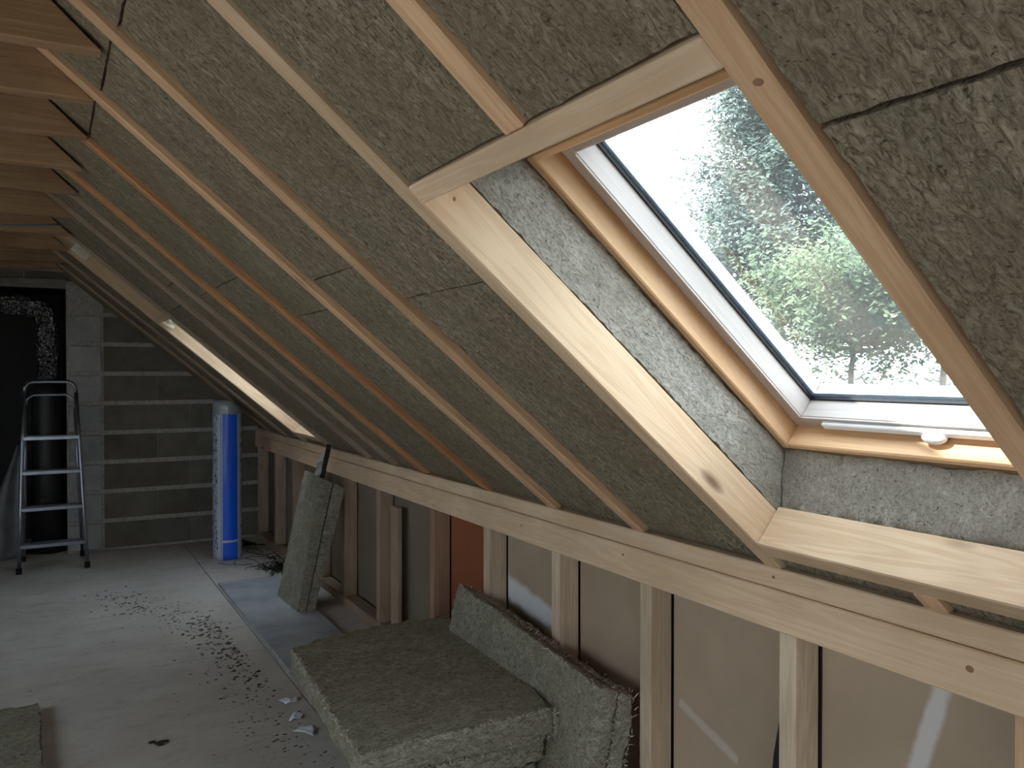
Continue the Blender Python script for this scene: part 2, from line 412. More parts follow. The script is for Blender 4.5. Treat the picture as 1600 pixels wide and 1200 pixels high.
# blocks of the gable
m_bl = mat_block('block', (0.15, 0.138, 0.115), (0.20, 0.185, 0.158)); m_bp = mat_block('pier_block', (0.33, 0.33, 0.325), (0.43, 0.43, 0.43))
CH, JT = 0.203, 0.028
meshes = {}
def block(x0, x1, z0, z1, y0, mat):
    key = (round(x1 - x0, 3), round(z1 - z0, 3), mat.name)
    if key not in meshes:
        o = box('block', x0, x1, y0, GD + 0.03, z0, z1, mat, w_gab, 0.004); meshes[key] = o.data; return o
    o = bpy.data.objects.new('block', meshes[key]); o.location = ((x0 + x1) / 2, (y0 + GD + 0.03) / 2, (z0 + z1) / 2)
    return place(o, w_gab)
for r in range(14):
    z0 = r * CH + JT * 0.5; z1 = z0 + CH - JT
    if z1 < zroof(0.2, 0): block(0.122, 0.322, z0, z1, GD - 0.012, m_bp)                 # pier course beside the recess
    x = 0.336 - (0.22 if r % 2 else 0.0)
    while x < 1.5:
        a, b = max(x, 0.336), min(x + 0.5596, 1.42)
        if b - a > 0.05 and z0 < zroof(a, 0.0): block(a, b, z0, z1, GD, m_bl)
        x += 0.560
    if z0 > RZ:
        for k in range(4): block(-1.65 + k * 0.44 + (0.2 if r % 2 else 0), -1.65 + k * 0.44 + 0.436 + (0.2 if r % 2 else 0), z0, z1, GD, m_bl)
for r in range(9):
    z0 = r * CH + JT * 0.5
    for k in range(7): block(RX0 - 0.006 - 0.44 * k - 0.4396, RX0 - 0.006 - 0.44 * k, z0, z0 + CH - JT, GD, m_bl)

# ---- knee wall: sheathing, backing boards between the studs
w_right = boxes_obj('wall_right', [(1.446, 1.458, REAR, GD, -0.02, ZB + 0.02), (1.86, 1.90, REAR, GD, -0.1, 0.62)], simple('sheath', (0.10, 0.08, 0.06), 0.9), None, 'knee wall of timber studs backed with brown plasterboard')
STUD_Y = [0.262, 0.742, 1.235, 1.712, 2.150, 2.610, 3.088, 3.72, 4.25, 4.72, 5.27, 5.75, 6.27]
PX = (1.430, 1.446)
tan = (0.42, 0.32, 0.23); grey = (0.22, 0.18, 0.14)
smears = {1: [(1.02, 0.36, 0.93, 0.66, 0.022, 0.55)], 4: [(2.62, 0.47, 2.16, 0.39, 0.055, 0.8)], 2: [(1.66, 0.37, 1.45, 0.30, 0.015, 0.22)]}
for i in range(len(STUD_Y) - 1):
    y0, y1 = STUD_Y[i] + 0.024, STUD_Y[i + 1] - 0.030
    if i == 5: m = mat_panel('panel_red', (0.31, 0.105, 0.05))
    elif i < 5: m = mat_panel('panel_tan_%d' % i, tan, smears.get(i))
    else: m = mat_panel('panel_dark_%d' % i, grey if i != 8 else (0.36, 0.29, 0.22))
    p = box('backing_panel', PX[0], PX[1], y0, y1, 0.05, ZB - 0.001, m, w_right, 0.001)
    if i == 5: p['label'] = 'rust red backing board'
#SECTION timber
# ------------------------------------------------------------------ timber frame
names = ['', '']
def stud_label(i):
    d = {1: 'pine wall stud at the right edge of the picture', 2: 'pine wall stud with white plaster smear, second from the right edge',
         3: 'pale pine wall stud beside the leaning insulation pair, third from the right edge', 4: 'pine wall stud right of the white plaster patch',
         5: 'pine wall stud between the rust red board and the white plaster patch', 6: 'reddish pine wall stud left of the rust red board',
         7: 'pine wall stud with a loose plank standing beside it', 8: 'dark wall stud right behind the upright leaning slabs',
         9: 'wall stud hidden mostly behind the upright leaning slabs', 10: 'wall stud just left of the upright leaning slabs',
         11: 'wall stud second from the gable, beside the blue roll', 12: 'wall stud tight against the block gable wall'}
    return d.get(i, 'pine wall stud outside the right edge of the picture')
for i, y in enumerate(STUD_Y):
    m = pine_plaster('z') if i in (2, 3, 4, 5) else (wood('pine_brown', 'z', (0.42, 0.27, 0.18), (0.31, 0.185, 0.12)) if i == 6 else (pine_dull('z') if i > 6 else pine('z')))
    tag(box('wall_stud', XW, PX[0] - 0.001, y - 0.0225, y + 0.0225, 0.046, ZB, m), stud_label(i), 'stud', 'knee wall studs')
tag(box('sole_plate', XW, PX[0], REAR, GD, 0.0, 0.045, pine_dull('y')), 'long timber sole plate along the foot of the knee wall', 'timber')
tag(box('head_beam', XW - 0.006, PX[0] + 0.02, REAR, GD, ZB, 0.762, pine_plate('y'), bevel=0.003), 'deep pine beam running along the top of the studs', 'beam')
tag(box('head_plate', XW - 0.004, PX[0] + 0.03, REAR, GD, 0.7635, ZT, pine_plate('y'), bevel=0.003), 'pine plate lying on the beam under the rafter feet', 'beam')
tag(box('loose_plank', XW + 0.012, XW + 0.034, 3.50, 3.585, 0.046, ZB - 0.06, pine_dull('z')), 'short loose plank standing between two studs left of the red board', 'plank')

RW = 0.045
# far edge of each rafter's underside; (index, far y, material, depth)
def rafter(label, yf, s0, s1, mat, depth=0.19, name='rafter', w=RW):
    return tag(box(name, s0, s1, yf - w, yf, 0.0, depth, mat('x'), None, 0.003, True), label, 'rafter', 'roof rafters')
STP = S_TOP + 0.08
rafter('pine rafter with a dark knot on the right side of the near skylight', 0.566, STP, 0.016, pine, 0.19, w=0.041)
rafter('wide pale pine rafter along the left side of the near skylight', 1.301, STP, 0.016, pine_pale, 0.09)
rafter('short pine rafter butting into the header above the near skylight', 0.924, STP, -1.111, pine, 0.19)
rafter('short rafter stub below the sill trimmer of the near skylight', 0.924, -0.045, 0.016, pine, 0.19)
ORD = ['first', 'second', 'third', 'fourth', 'fifth', 'sixth']
for k, (yf, m) in enumerate([(1.767, pine), (2.196, pine), (2.644, pine_red), (3.205, pine_red), (3.54, pine_dull), (3.885, pine_dull)]):
    rafter('%s full pine rafter to the left of the near skylight opening' % ORD[k], yf, STP, 0.016, m, 0.19, w=RW if k != 3 else 0.06)
rafter('dark rafter on the near side of the far skylight opening', 4.512, STP, 0.016, pine_dull, 0.09)
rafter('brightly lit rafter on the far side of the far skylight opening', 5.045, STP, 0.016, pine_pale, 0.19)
rafter('dark rafter between the far skylight and the blue roll', 5.50, STP, 0.016, pine_dull)
rafter('last dark rafter before the gable wall', 5.95, STP, 0.016, pine_dull)
rafter('rafter of the bay beyond the right edge of the picture', 0.10, STP, 0.016, pine)
rafter('rafter behind the photographer beside an added skylight', -0.415, STP, 0.016, pine, 0.09)
rafter('rafter behind the photographer near the rear wall', -1.155, STP, 0.016, pine, 0.09)
# dark knots that stand out on single timbers
def knot(parent, p, nrm, a, b, col=None, nm='knot'):
    bm = bmesh.new(); bmesh.ops.create_uvsphere(bm, u_segments=12, v_segments=6, radius=1.0)
    for v in bm.verts: v.co = Vector((v.co.x * a, v.co.y * b, v.co.z * 0.0006))
    o = mesh_obj(nm, bm, col or simple('knot', (0.27, 0.15, 0.08), 0.7, 0.2), parent); o.matrix_parent_inverse = parent.matrix_basis.inverted()
    o.matrix_basis = Matrix.Translation(p) @ Vector(nrm).to_track_quat('Z', 'X').to_matrix().to_4x4(); return o
BY = {o['label']: o for o in COL.objects if o.get('label')}
knot(BY['pine rafter with a dark knot on the right side of the near skylight'], W(-1.05, 0.541, 0.0), -N_, 0.0042, 0.0062)
for yy, zz, r in ((0.835, 0.727, 0.010), (1.27, 0.788, 0.006), (1.80, 0.735, 0.006), (2.35, 0.725, 0.005)):
    knot(BY['deep pine beam running along the top of the studs' if zz < .76 else 'pine plate lying on the beam under the rafter feet'], Vector((XW - (0.006 if zz < .76 else 0.004), yy, zz)), (-1, 0, 0), r * 0.6, r * 0.75)
R1 = BY['wide pale pine rafter along the left side of the near skylight']
knot(R1, W(-1.040, 1.256, 0.048), (0, -1, 0), 0.004, 0.003)
# trimmers
def trimmer(name, label, s0, s1, y0, y1, d1, m): return tag(box(name, s0, s1, y0, y1, 0.0, d1, m('y'), None, 0.003, True), label, 'trimmer')
trimmer('header_trimmer', 'pine header trimmer above the near skylight', -1.110, -1.074, 0.5665, 1.2555, 0.19, pine_plate)
trimmer('sill_trimmer', 'wide pale sill trimmer below the near skylight', -0.092, -0.046, 0.5665, 1.2555, 0.098, pine_pale)
trimmer('header_trimmer', 'header trimmer above the far skylight', -1.102, -1.066, 4.5125, 4.9995, 0.19, pine_pale)
trimmer('sill_trimmer', 'sill trimmer below the far skylight', -0.092, -0.046, 4.5125, 4.9995, 0.098, pine_pale)

# collar ties
TZ, TD = 1.87, 0.16
ties = [(0.82, 'first'), (1.306, 'a'), (1.857, 'b'), (2.199, 'c'), (2.55, 'd'), (2.955, 'e'), (3.37, 'f'), (3.90, 'g'), (4.40, 'h'), (4.955, 'i'), (5.52, 'j'), (6.02, 'k')]
TL = ['collar tie above the top of the picture', 'collar tie just above the top left corner', 'nearest collar tie at the top left corner of the picture',
      'second collar tie down from the top left corner', 'third collar tie down from the top left corner', 'fourth collar tie down from the top left corner',
      'fifth collar tie down from the top left corner', 'sixth dark collar tie down from the top left corner', 'collar tie reaching the near rafter of the far skylight',
      'collar tie reaching the far rafter of the far skylight', 'dark collar tie second from the gable wall', 'last dark collar tie next to the gable wall']
for (y, _), lb in zip(ties[1:], TL[1:]):
    bm = bmesh.new(); L = 0.10 - (2 * XR - 0.10)
    # plumb-bottomed tie with its upper corners cut to the roof slope
    x1 = L / 2; zt = TD; cut = TD / TT
    pts = [(-x1, 0), (x1, 0), (x1 - cut + 0.02, zt), (-x1 + cut - 0.02, zt)]
    f = bm.faces.new([bm.verts.new((x, 0, z)) for x, z in pts])
    r = bmesh.ops.extrude_face_region(bm, geom=[f])
    for v in r['geom']:
        if isinstance(v, bmesh.types.BMVert): v.co.y = 0.045
    bmesh.ops.recalc_face_normals(bm, faces=bm.faces)
    bmesh.ops.bevel(bm, geom=bm.edges[:], offset=0.002, segments=1, affect='EDGES')
    tag(mesh_obj('collar_tie', bm, pine_tie('x'), None, (XR, y, TZ)), 'pine ' + lb, 'collar tie', 'collar ties')
ceil_f = boxes_obj('ceiling', [(2 * XR + 0.15, -0.15, REAR, GD, TZ + TD + 0.004, TZ + TD + 0.02)], simple('ceiling_board', (0.10, 0.075, 0.05), 0.9, 0.1, 0, 0.3, 6), None, 'dark flat ceiling boarding above the collar ties')

# ------------------------------------------------------------------ insulation between the rafters
def bay(y0, y1, seams, name, top=-2.35, bot=0.024, res=0.024, sg=0.0015, dd=0.012):
    e = [top] + seams + [bot]; nm = ['upper', 'middle', 'lower'] if len(e) == 4 else (['upper', 'lower'] if len(e) == 3 else [''])
    for k in range(len(e) - 1):
        roof_slab(('%s mineral wool slab %s' % (nm[k], name)).strip(), e[k] + sg, e[k + 1] - sg, y0 + 0.006, y1 - 0.006, dd + 0.003 * ((k * 7) % 3), res=res)
bay(0.10, 0.524, [-0.985], 'right of the near skylight at the right edge', res=0.016, sg=0.003, dd=0.004)
bay(0.924, 1.256, [], 'above the header, left of the short rafter', bot=-1.112, res=0.016, dd=0.008)
bay(0.566, 0.879, [], 'above the header, right of the short rafter', bot=-1.112, res=0.016, dd=0.008)
bay(1.301, 1.722, [-1.63, -0.884], 'in the first bay left of the near skylight', res=0.018)
bay(1.767, 2.151, [-1.64, -1.0], 'in the second bay left of the near skylight', res=0.02)
bay(2.196, 2.599, [-1.65, -0.9], 'in the third bay left of the near skylight')
bay(2.644, 3.145, [-1.1], 'in the fourth bay left of the near skylight')
bay(3.205, 3.495, [-1.1], 'in the fifth bay left of the near skylight')
bay(3.54, 3.84, [-1.2], 'in the sixth bay left of the near skylight')
bay(3.885, 4.467, [-1.1], 'in the bay just before the far skylight')
bay(5.045, 5.455, [-1.1], 'in the bay just beyond the far skylight')
bay(5.50, 5.905, [-1.1], 'in the bay above the blue roll')
bay(5.95, GD, [-1.2], 'in the last bay against the gable wall')
bay(-0.415, 0.055, [-1.0], 'behind the photographer', res=0.05)
bay(REAR, -1.20, [-1.0], 'by the rear wall', res=0.05)
# below the sill trimmers
roof_slab('thin strip of mineral wool under the sill trimmer, left of the rafter stub', -0.040, 0.024, 0.928, 1.252, res=0.014)
roof_slab('thin strip of mineral wool under the sill trimmer, right of the rafter stub', -0.040, 0.024, 0.570, 0.876, res=0.014)
roof_slab('thin strip of mineral wool under the far skylight sill', -0.040, 0.024, 4.517, 4.995)
# reveals of skylight 1
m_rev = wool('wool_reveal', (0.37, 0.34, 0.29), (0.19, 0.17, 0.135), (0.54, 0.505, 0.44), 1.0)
def reveal(label, C, n): 
    _seed[0] += 1
    return tag(wool_hex('insulation_strip', C, n, 0.0035, m_rev, True, _seed[0]), label, 'insulation', 'insulation in the skylight reveals')
def rev_set(y0, y1, yb0, yb1, nm, n=(80, 5, 9)):
    reveal('strip of mineral wool in the left reveal of the %s skylight' % nm, [[[(s, y, d) for d in (0.092, 0.199)] for y in (y1, y1 + 0.05)] for s in (-1.06, -0.05)], n)
    reveal('strip of mineral wool below the %s skylight frame' % nm, [[[(-0.085, y, 0.100), (-0.158, y, 0.1995)] for y in (y0 + 0.003, y1 - 0.003)], [[(0.0, y, 0.100), (-0.05, y, 0.1995)] for y in (y0 + 0.003, y1 - 0.003)]], (3, 60, 9))
    reveal('strip of mineral wool above the %s skylight frame' % nm, [[[(-1.070, y, 0.10), (-1.070, y, 0.199)] for y in (y0 + 0.003, y1 - 0.003)], [[(-1.05, y, 0.10), (-0.994, y, 0.199)] for y in (y0 + 0.003, y1 - 0.003)]], (2, 20, 6))
rev_set(0.568, 1.2565, 0, 0, 'near')
reveal('strip of mineral wool in the near side reveal of the far skylight', [[[(s, y, d) for d in (0.092, 0.199)] for y in (4.465, 4.512)] for s in (-1.06, -0.098)], (30, 3, 5))
reveal('strip of mineral wool below the far skylight frame', [[[(-0.085, y, 0.100), (-0.158, y, 0.1995)] for y in (4.516, 4.997)], [[(0.0, y, 0.100), (-0.05, y, 0.1995)] for y in (4.516, 4.997)]], (3, 24, 5))
#SECTION windows
# ------------------------------------------------------------------ skylights
m_gask = simple('gasket', (0.008, 0.010, 0.014), 0.5, 0.3); m_alu = simple('white_metal', (0.75, 0.76, 0.78), 0.35, 0.5, 0.0)
m_clad = simple('cladding', (0.25, 0.28, 0.32), 0.4, 0.5, 0.3)
def skylight(n, y0, y1, s0, s1, label, fn_left=False, full=True):
    base = W((s0 + s1) / 2, (y0 + y1) / 2, 0.2)
    root = empty('window_%d' % n, base if not fn_left else WL((s0 + s1) / 2, (y0 + y1) / 2, 0.2), (0, TH, 0) if not fn_left else (0, TH, PI))
    tag(root, label, None, None, 'structure')
    sc, yc = (s0 + s1) / 2, (y0 + y1) / 2
    def mb(name, a0, a1, b0, b1, c0, c1, mat, par=root, bev=0.003):
        bm = bmesh.new(); dim = (a1 - a0, b1 - b0, c1 - c0); bm_box(bm, (0, 0, 0), dim, min(bev, 0.2 * min(dim)))
        o = mesh_obj(name, bm, mat, par, ((a0 + a1) / 2 - sc, (b0 + b1) / 2 - yc, (c0 + c1) / 2 - 0.2)); return o
    ft, fd = 0.020, 0.34
    mb('frame_jamb', s0, s1, y1 - ft, y1, 0.2005, fd, frame_wood('x')); mb('frame_jamb', s0, s1, y0, y0 + ft, 0.2005, fd, frame_wood('x'))
    mb('frame_head', s0, s0 + 0.016, y0 + ft, y1 - ft, 0.2005, fd, frame_wood('y')); mb('frame_sill', s1 - 0.016, s1, y0 + ft, y1 - ft, 0.2005, fd, frame_wood('y'))
    a0, a1, b0, b1 = s0 + 0.017, s1 - 0.017, y0 + ft + 0.001, y1 - ft - 0.001
    sw = 0.033; gd = 0.300
    # sash members, each with a shallow groove beside its inner edge
    def sash(name, A0, A1, B0, B1, ax): return mb(name, A0, A1, B0, B1, 0.250, 0.34, sash_wood(ax), root, 0.0025)
    sash('sash_stile', a0, a1, b1 - sw, b1, 'x'); sash('sash_stile', a0, a1, b0, b0 + sw, 'x')
    sash('sash_top_rail', a0, a0 + sw, b0 + sw, b1 - sw, 'y'); sash('sash_bottom_rail', a1 - sw, a1, b0 + sw, b1 - sw, 'y')
    i0, i1, j0, j1 = a0 + sw, a1 - sw, b0 + sw, b1 - sw
    if full:
        for (A0, A1, B0, B1, nm) in ((i0 + 0.001, i1, j1, j1 + 0.006, 'sash_bead'), (i1, i1 + 0.006, j0, j1, 'sash_bead')):
            mb(nm, A0, A1, B0, B1, 0.2465, 0.2505, sash_wood('x'), root, 0.001)
    g = 0.0045
    bm = bmesh.new()
    for (A0, A1, B0, B1) in ((i0, i1, j0, j0 + g), (i0, i1, j1 - g, j1), (i0, i0 + g, j0 + g, j1 - g), (i1 - g, i1, j0 + g, j1 - g)):
        bm_box(bm, ((A0 + A1) / 2 - sc, (B0 + B1) / 2 - yc, gd - 0.2 - 0.003), (A1 - A0, B1 - B0, 0.006))
    mesh_obj('gasket', bm, m_gask, root)
    bm = bmesh.new()
    for (A0, A1, B0, B1) in ((i0, i1, j0, j0 + 0.011), (i0, i1, j1 - 0.011, j1), (i0, i0 + 0.011, j0 + 0.011, j1 - 0.011), (i1 - 0.011, i1, j0 + 0.011, j1 - 0.011)):
        bm_box(bm, ((A0 + A1) / 2 - sc, (B0 + B1) / 2 - yc, gd - 0.2 + 0.007), (A1 - A0, B1 - B0, 0.006))
    mesh_obj('pane_spacer', bm, simple('spacer', (0.60, 0.72, 0.90), 0.4, 0.5), root)
    bm = bmesh.new(); vs = [bm.verts.new((a - sc, b - yc, gd - 0.2 + 0.002)) for a, b in ((i0, j0), (i1, j0), (i1, j1), (i0, j1))]; bm.faces.new(vs)
    mesh_obj('pane', bm, mat_glass(), root)
    if full:
        # ventilation bar and latch on the bottom rail
        bar = mb('vent_bar', a1 - 0.026, a1 - 0.010, y0 + 0.06, y1 - 0.105, 0.238, 0.2497, m_alu, root, 0.004)
        bm = bmesh.new()
        bmesh.ops.create_uvsphere(bm, u_segments=16, v_segments=10, radius=1.0)
        for v in bm.verts: v.co = Vector((v.co.x * 0.012, v.co.y * 0.024, v.co.z * 0.012))
        bm_box(bm, (0, 0, 0.006), (0.018, 0.040, 0.012), 0.003)
        mesh_obj('latch', bm, m_alu, bar, (0.004, 0.02, -0.010), (0, 0, 0), False)
    return root
skylight(1, WIN[1][0], WIN[1][1], WS0, WS1, 'large pivot skylight with pine frame showing a tree outside')
skylight(2, WIN[2][0], WIN[2][1], WS0, WS1, 'far skylight seen only by its bright reveal', full=False)
skylight(3, WIN[3][0], WIN[3][1], WS0, WS1, 'unseen skylight added for light behind the photographer in the right slope', full=False)  # added out of view to raise the room's brightness, like the next two
skylight(4, WINL_ADDED[4][0], WINL_ADDED[4][1], LS0, WS1, 'unseen skylight added for light in the left slope behind the photographer', fn_left=True, full=False)
skylight(5, WINL_ADDED[5][0], WINL_ADDED[5][1], LS0, WS1, 'unseen skylight added for light in the left slope outside the left edge of the picture', fn_left=True, full=False)
w6 = empty('window_6', (0, REAR - 0.06, 0)); tag(w6, 'unseen casement window added for light in the rear gable', None, None, 'structure')  # rear opening added out of view so more daylight reaches the loft
x0, x1, z0, z1 = GW; xm = (x0 + x1) / 2
for (a, b, c, d) in ((x0, x1, z0, z0 + 0.05), (x0, x1, z1 - 0.05, z1), (x0, x0 + 0.05, z0 + 0.05, z1 - 0.05), (x1 - 0.05, x1, z0 + 0.05, z1 - 0.05), (xm - 0.03, xm + 0.03, z0 + 0.05, z1 - 0.05)):
    box('frame_member', a, b, -0.03, 0.03, c, d, m_alu, w6, 0.004)
for a, b in ((x0 + 0.05, xm - 0.03), (xm + 0.03, x1 - 0.05)):
    bm = bmesh.new(); bm.faces.new([bm.verts.new(v) for v in ((a, 0, z0 + 0.05), (b, 0, z0 + 0.05), (b, 0, z1 - 0.05), (a, 0, z1 - 0.05))]); mesh_obj('pane', bm, mat_glass(), w6)
#SECTION objects
# ------------------------------------------------------------------ loose insulation slabs
m_loose = wool('wool_loose', (0.36, 0.335, 0.265), (0.14, 0.128, 0.095), (0.60, 0.57, 0.48), 0.9)
m_fibre = simple('fibre', (0.62, 0.58, 0.47), 0.9, 0.1)
def fibres(parent, pts, n, ln=0.018, seed=1):
    """short loose strands along the torn edges; pts = list of (a, b) edge segments in world space"""
    rnd = random.Random(seed); bm = bmesh.new(); c = Vector(parent.location)
    for _ in range(n):
        a, b = rnd.choice(pts); a, b = Vector(a), Vector(b)
        p = a.lerp(b, rnd.random()) + Vector((rnd.uniform(-1, 1), rnd.uniform(-1, 1), rnd.uniform(-1, 1))) * 0.006 - c
        d = Vector((rnd.uniform(-1, 1), rnd.uniform(-1, 1), rnd.uniform(-0.7, 0.7))).normalized() * ln * rnd.uniform(0.4, 1.2)
        e = d.cross(Vector((rnd.uniform(-1, 1), rnd.uniform(-1, 1), rnd.uniform(-1, 1)))).normalized()
        m = p + d * 0.5 + e * ln * 0.2
        w = e.cross(d).normalized() * 0.0009
        v = [bm.verts.new(q) for q in (p - w, p + w, m + w, m - w, p + d)]
        bm.faces.new(v[:4]); bm.faces.new((v[3], v[2], v[4]))
    o = mesh_obj('loose_fibres', bm, m_fibre, parent); o['kind'] = 'stuff'; return o
def quad_slab(name, label, A, D, C, E, z0, z1, n, seed, bulge=None, group='mineral wool slabs lying on the floor', amp=0.005):
    """flat slab from plan corners A (far left), D (near left), C (near right), E (far right)"""
    Cn = [[[(*D, z0), (*D, z1)], [(*A, z0), (*A, z1)]], [[(*C, z0), (*C, z1)], [(*E, z0), (*E, z1)]]]
    o = wool_hex(name, Cn, n, amp, m_loose, False, seed, None, bulge, 1.6)
    tag(o, label, 'insulation', group)
    return o
A, D, Cc, E_ = (0.705, 2.776), (0.650, 1.914), (1.215, 1.925), (1.318, 2.86)
top = quad_slab('insulation_slab', 'top mineral wool slab of the flat pile in the foreground', A, D, Cc, E_, 0.229, 0.302, (44, 62, 7), 101,
                lambda u, v, w: Vector((0, 0.055 * math.sin(PI * u) * v ** 3, 0)))
fibres(top, [((*D, .30), (*Cc, .30)), ((*D, .30), (*A, .30)), ((*D, .23), (*Cc, .23)), ((*Cc, .30), (*Cc, .23))], 420, 0.016, 1)
def off(p, dx, dy): return (p[0] + dx, p[1] + dy)
s2 = quad_slab('insulation_slab', 'second mineral wool slab of the flat pile, its front edge showing', off(A, .15, -.03), off(D, .15, 0.012), off(Cc, -0.016, 0.022), off(E_, -0.10, -.05), 0.150, 0.2185, (32, 44, 6), 102)
fibres(s2, [((*off(D, .16, 0.01), .22), (*off(Cc, -.01, .01), .22))], 160, 0.016, 2)
s3 = quad_slab('insulation_slab', 'third mineral wool slab of the flat pile, almost hidden', off(A, .17, -.05), off(D, .17, 0.03), off(Cc, -0.045, 0.03), off(E_, -0.15, -.07), 0.075, 0.147, (26, 36, 5), 103)
s4 = quad_slab('insulation_slab', 'bottom mineral wool slab of the flat pile on the floor', off(A, .19, -.05), off(D, .19, 0.02), off(Cc, -0.075, 0.02), off(E_, -0.19, -.07), 0.002, 0.072, (26, 36, 5), 104)
# pair leaning on the studs
nf, nb, ff, fb = Vector((1.250, 1.754, 0.406)), Vector((1.345, 1.736, 0.372)), Vector((1.290, 2.705, 0.466)), Vector((1.352, 2.665, 0.445))
dn = Vector((-0.085, 0.0, -0.400))
def lean(label, t0, t1, seed):
    N0, N1, F0, F1 = nf.lerp(nb, t0), nf.lerp(nb, t1), ff.lerp(fb, t0), ff.lerp(fb, t1)
    zb = lambda p: p + dn * ((p.z - 0.004) / 0.400)
    Cn = [[[zb(N0), N0], [zb(F0), F0]], [[zb(N1), N1], [zb(F1), F1]]]
    o = wool_hex('insulation_slab', Cn, (6, 66, 28), 0.0045, m_loose, False, seed, None, None, 1.6)
    tag(o, label, 'insulation', 'mineral wool slabs leaning on the studs')
    fibres(o, [(N0, F0), (N1, F1), (N0, zb(N0)), (N1, zb(N1))], 380, 0.018, seed); return o
lean('front mineral wool slab of the pair leaning on the studs behind the pile', 0.0, 0.50, 111)
lean('rear mineral wool slab of the pair leaning on the studs behind the pile', 0.60, 1.0, 112)
# upright pair under the far skylight
bl, br, tl, tr = Vector((1.090, 4.16, 0.015)), Vector((1.180, 4.16, 0.015)), Vector((1.213, 4.16, 0.690)), Vector((1.343, 4.16, 0.628))
dy = Vector((-0.012, 0.37, 0))
def upright(label, t0, t1, seed):
    a, b, c, d = bl.lerp(br, t0), bl.lerp(br, t1), tl.lerp(tr, t0), tl.lerp(tr, t1)
    Cn = [[[a, c], [a + dy, c + dy + Vector((0.03, 0, 0))]], [[b, d], [b + dy, d + dy + Vector((0.03 if t1 < .6 else 0.0, 0, 0))]]]
    o = wool_hex('insulation_slab', Cn, (5, 22, 40), 0.0035, m_loose, False, seed, None, None, 0.8)
    return tag(o, label, 'insulation', 'mineral wool slabs leaning upright')
upright('left mineral wool slab of the upright pair leaning below the far skylight', 0.0, 0.47, 121)
upright('right mineral wool slab of the upright pair leaning below the far skylight', 0.53, 1.0, 122)
# flat offcut at the lower left
quad_slab('insulation_slab', 'thin mineral wool offcut on the floor at the lower left corner', (-1.05, 3.44), (-1.06, 2.75), (-0.018, 2.70), (-0.030, 3.44), 0.001, 0.032, (40, 28, 2), 131)

# ------------------------------------------------------------------ floor clutter
m_pb = simple('plasterboard_grey', (0.38, 0.39, 0.415), 0.8, 0.15, 0, 0.25, 5)
tag(box('plasterboard_sheet', 0.850, 1.19, 3.36, 4.975, 0.0005, 0.018, m_pb, None, 0.001), 'grey plasterboard sheet lying on the floor beside the upright slabs', 'board')
# dark strip and torn tape on the upright slabs
tube_pts = [(1.262, 4.30, 0.672), (1.275, 4.30, 0.73), (1.292, 4.30, 0.80), (1.300, 4.30, 0.846)]
bm = bmesh.new()
for i in range(len(tube_pts) - 1):
    a, b = Vector(tube_pts[i]), Vector(tube_pts[i + 1]); w = Vector((0.012, 0, -0.003)); t = Vector((0, 0.008, 0))
    vs = [bm.verts.new(p) for p in (a - w, a + w, b + w, b - w, a - w + t, a + w + t, b + w + t, b - w + t)]
    for f in ((0, 1, 2, 3), (7, 6, 5, 4), (0, 4, 5, 1), (1, 5, 6, 2), (2, 6, 7, 3), (3, 7, 4, 0)): bm.faces.new([vs[k] for k in f])
bmesh.ops.remove_doubles(bm, verts=bm.verts, dist=1e-5); bmesh.ops.recalc_face_normals(bm, faces=bm.faces)
tag(mesh_obj('felt_strip', bm, simple('felt', (0.03, 0.028, 0.025), 0.8, 0.2)), 'dark felt strip hanging above the upright slabs', 'strip')
bm = bmesh.new(); rnd = random.Random(5)
g = [[bm.verts.new((1.214 + 0.017 * i + 0.009 * j + rnd.uniform(-.004, .004), 4.285 + rnd.uniform(-.006, .006) + 0.008 * i, 0.690 + 0.028 * j + rnd.uniform(-.006, .006) - 0.006 * i)) for j in range(5)] for i in range(3)]
for i in range(2):
    for j in range(4):
        if i == 1 and j > 2: continue
        bm.faces.new((g[i][j], g[i + 1][j], g[i + 1][j + 1], g[i][j + 1]))
o = mesh_obj('torn_wrapper', bm, simple('wrapper', (0.70, 0.72, 0.74), 0.35, 0.5), None); so = o.modifiers.new('s', 'SOLIDIFY'); so.thickness = 0.001
tag(o, 'torn white plastic wrapper sticking up on the upright slabs', 'wrapper')
# black netting heap
bm = bmesh.new(); rnd = random.Random(11)
for k in range(66):
    heap = k < 46
    cx, cy, r = (1.245, 5.20, 0.075) if heap else (1.26, 5.55, 0.13)
    p = Vector((cx + rnd.gauss(0, r * 0.5), cy + rnd.gauss(0, r * 1.3), 0.004)); a = rnd.uniform(0, 6.3); pts = []
    for i in range(9):
        pts.append(Vector((min(p.x, 1.335), p.y, max(0.003, p.z)))); a += rnd.uniform(-0.9, 0.9)
        p = p + Vector((math.cos(a), math.sin(a) * 1.6, 0)) * (0.014 if heap else 0.028); p.z = abs(rnd.gauss(0, 0.014 if heap else 0.003)) + 0.003
    bm_tube(bm, pts, 0.0027 if heap else 0.0017, 4)
o = mesh_obj('netting', bm, simple('net_black', (0.012, 0.012, 0.013), 0.6, 0.3)); tag(o, 'heap of black netting on the floor behind the upright slabs', 'netting', None, 'stuff')
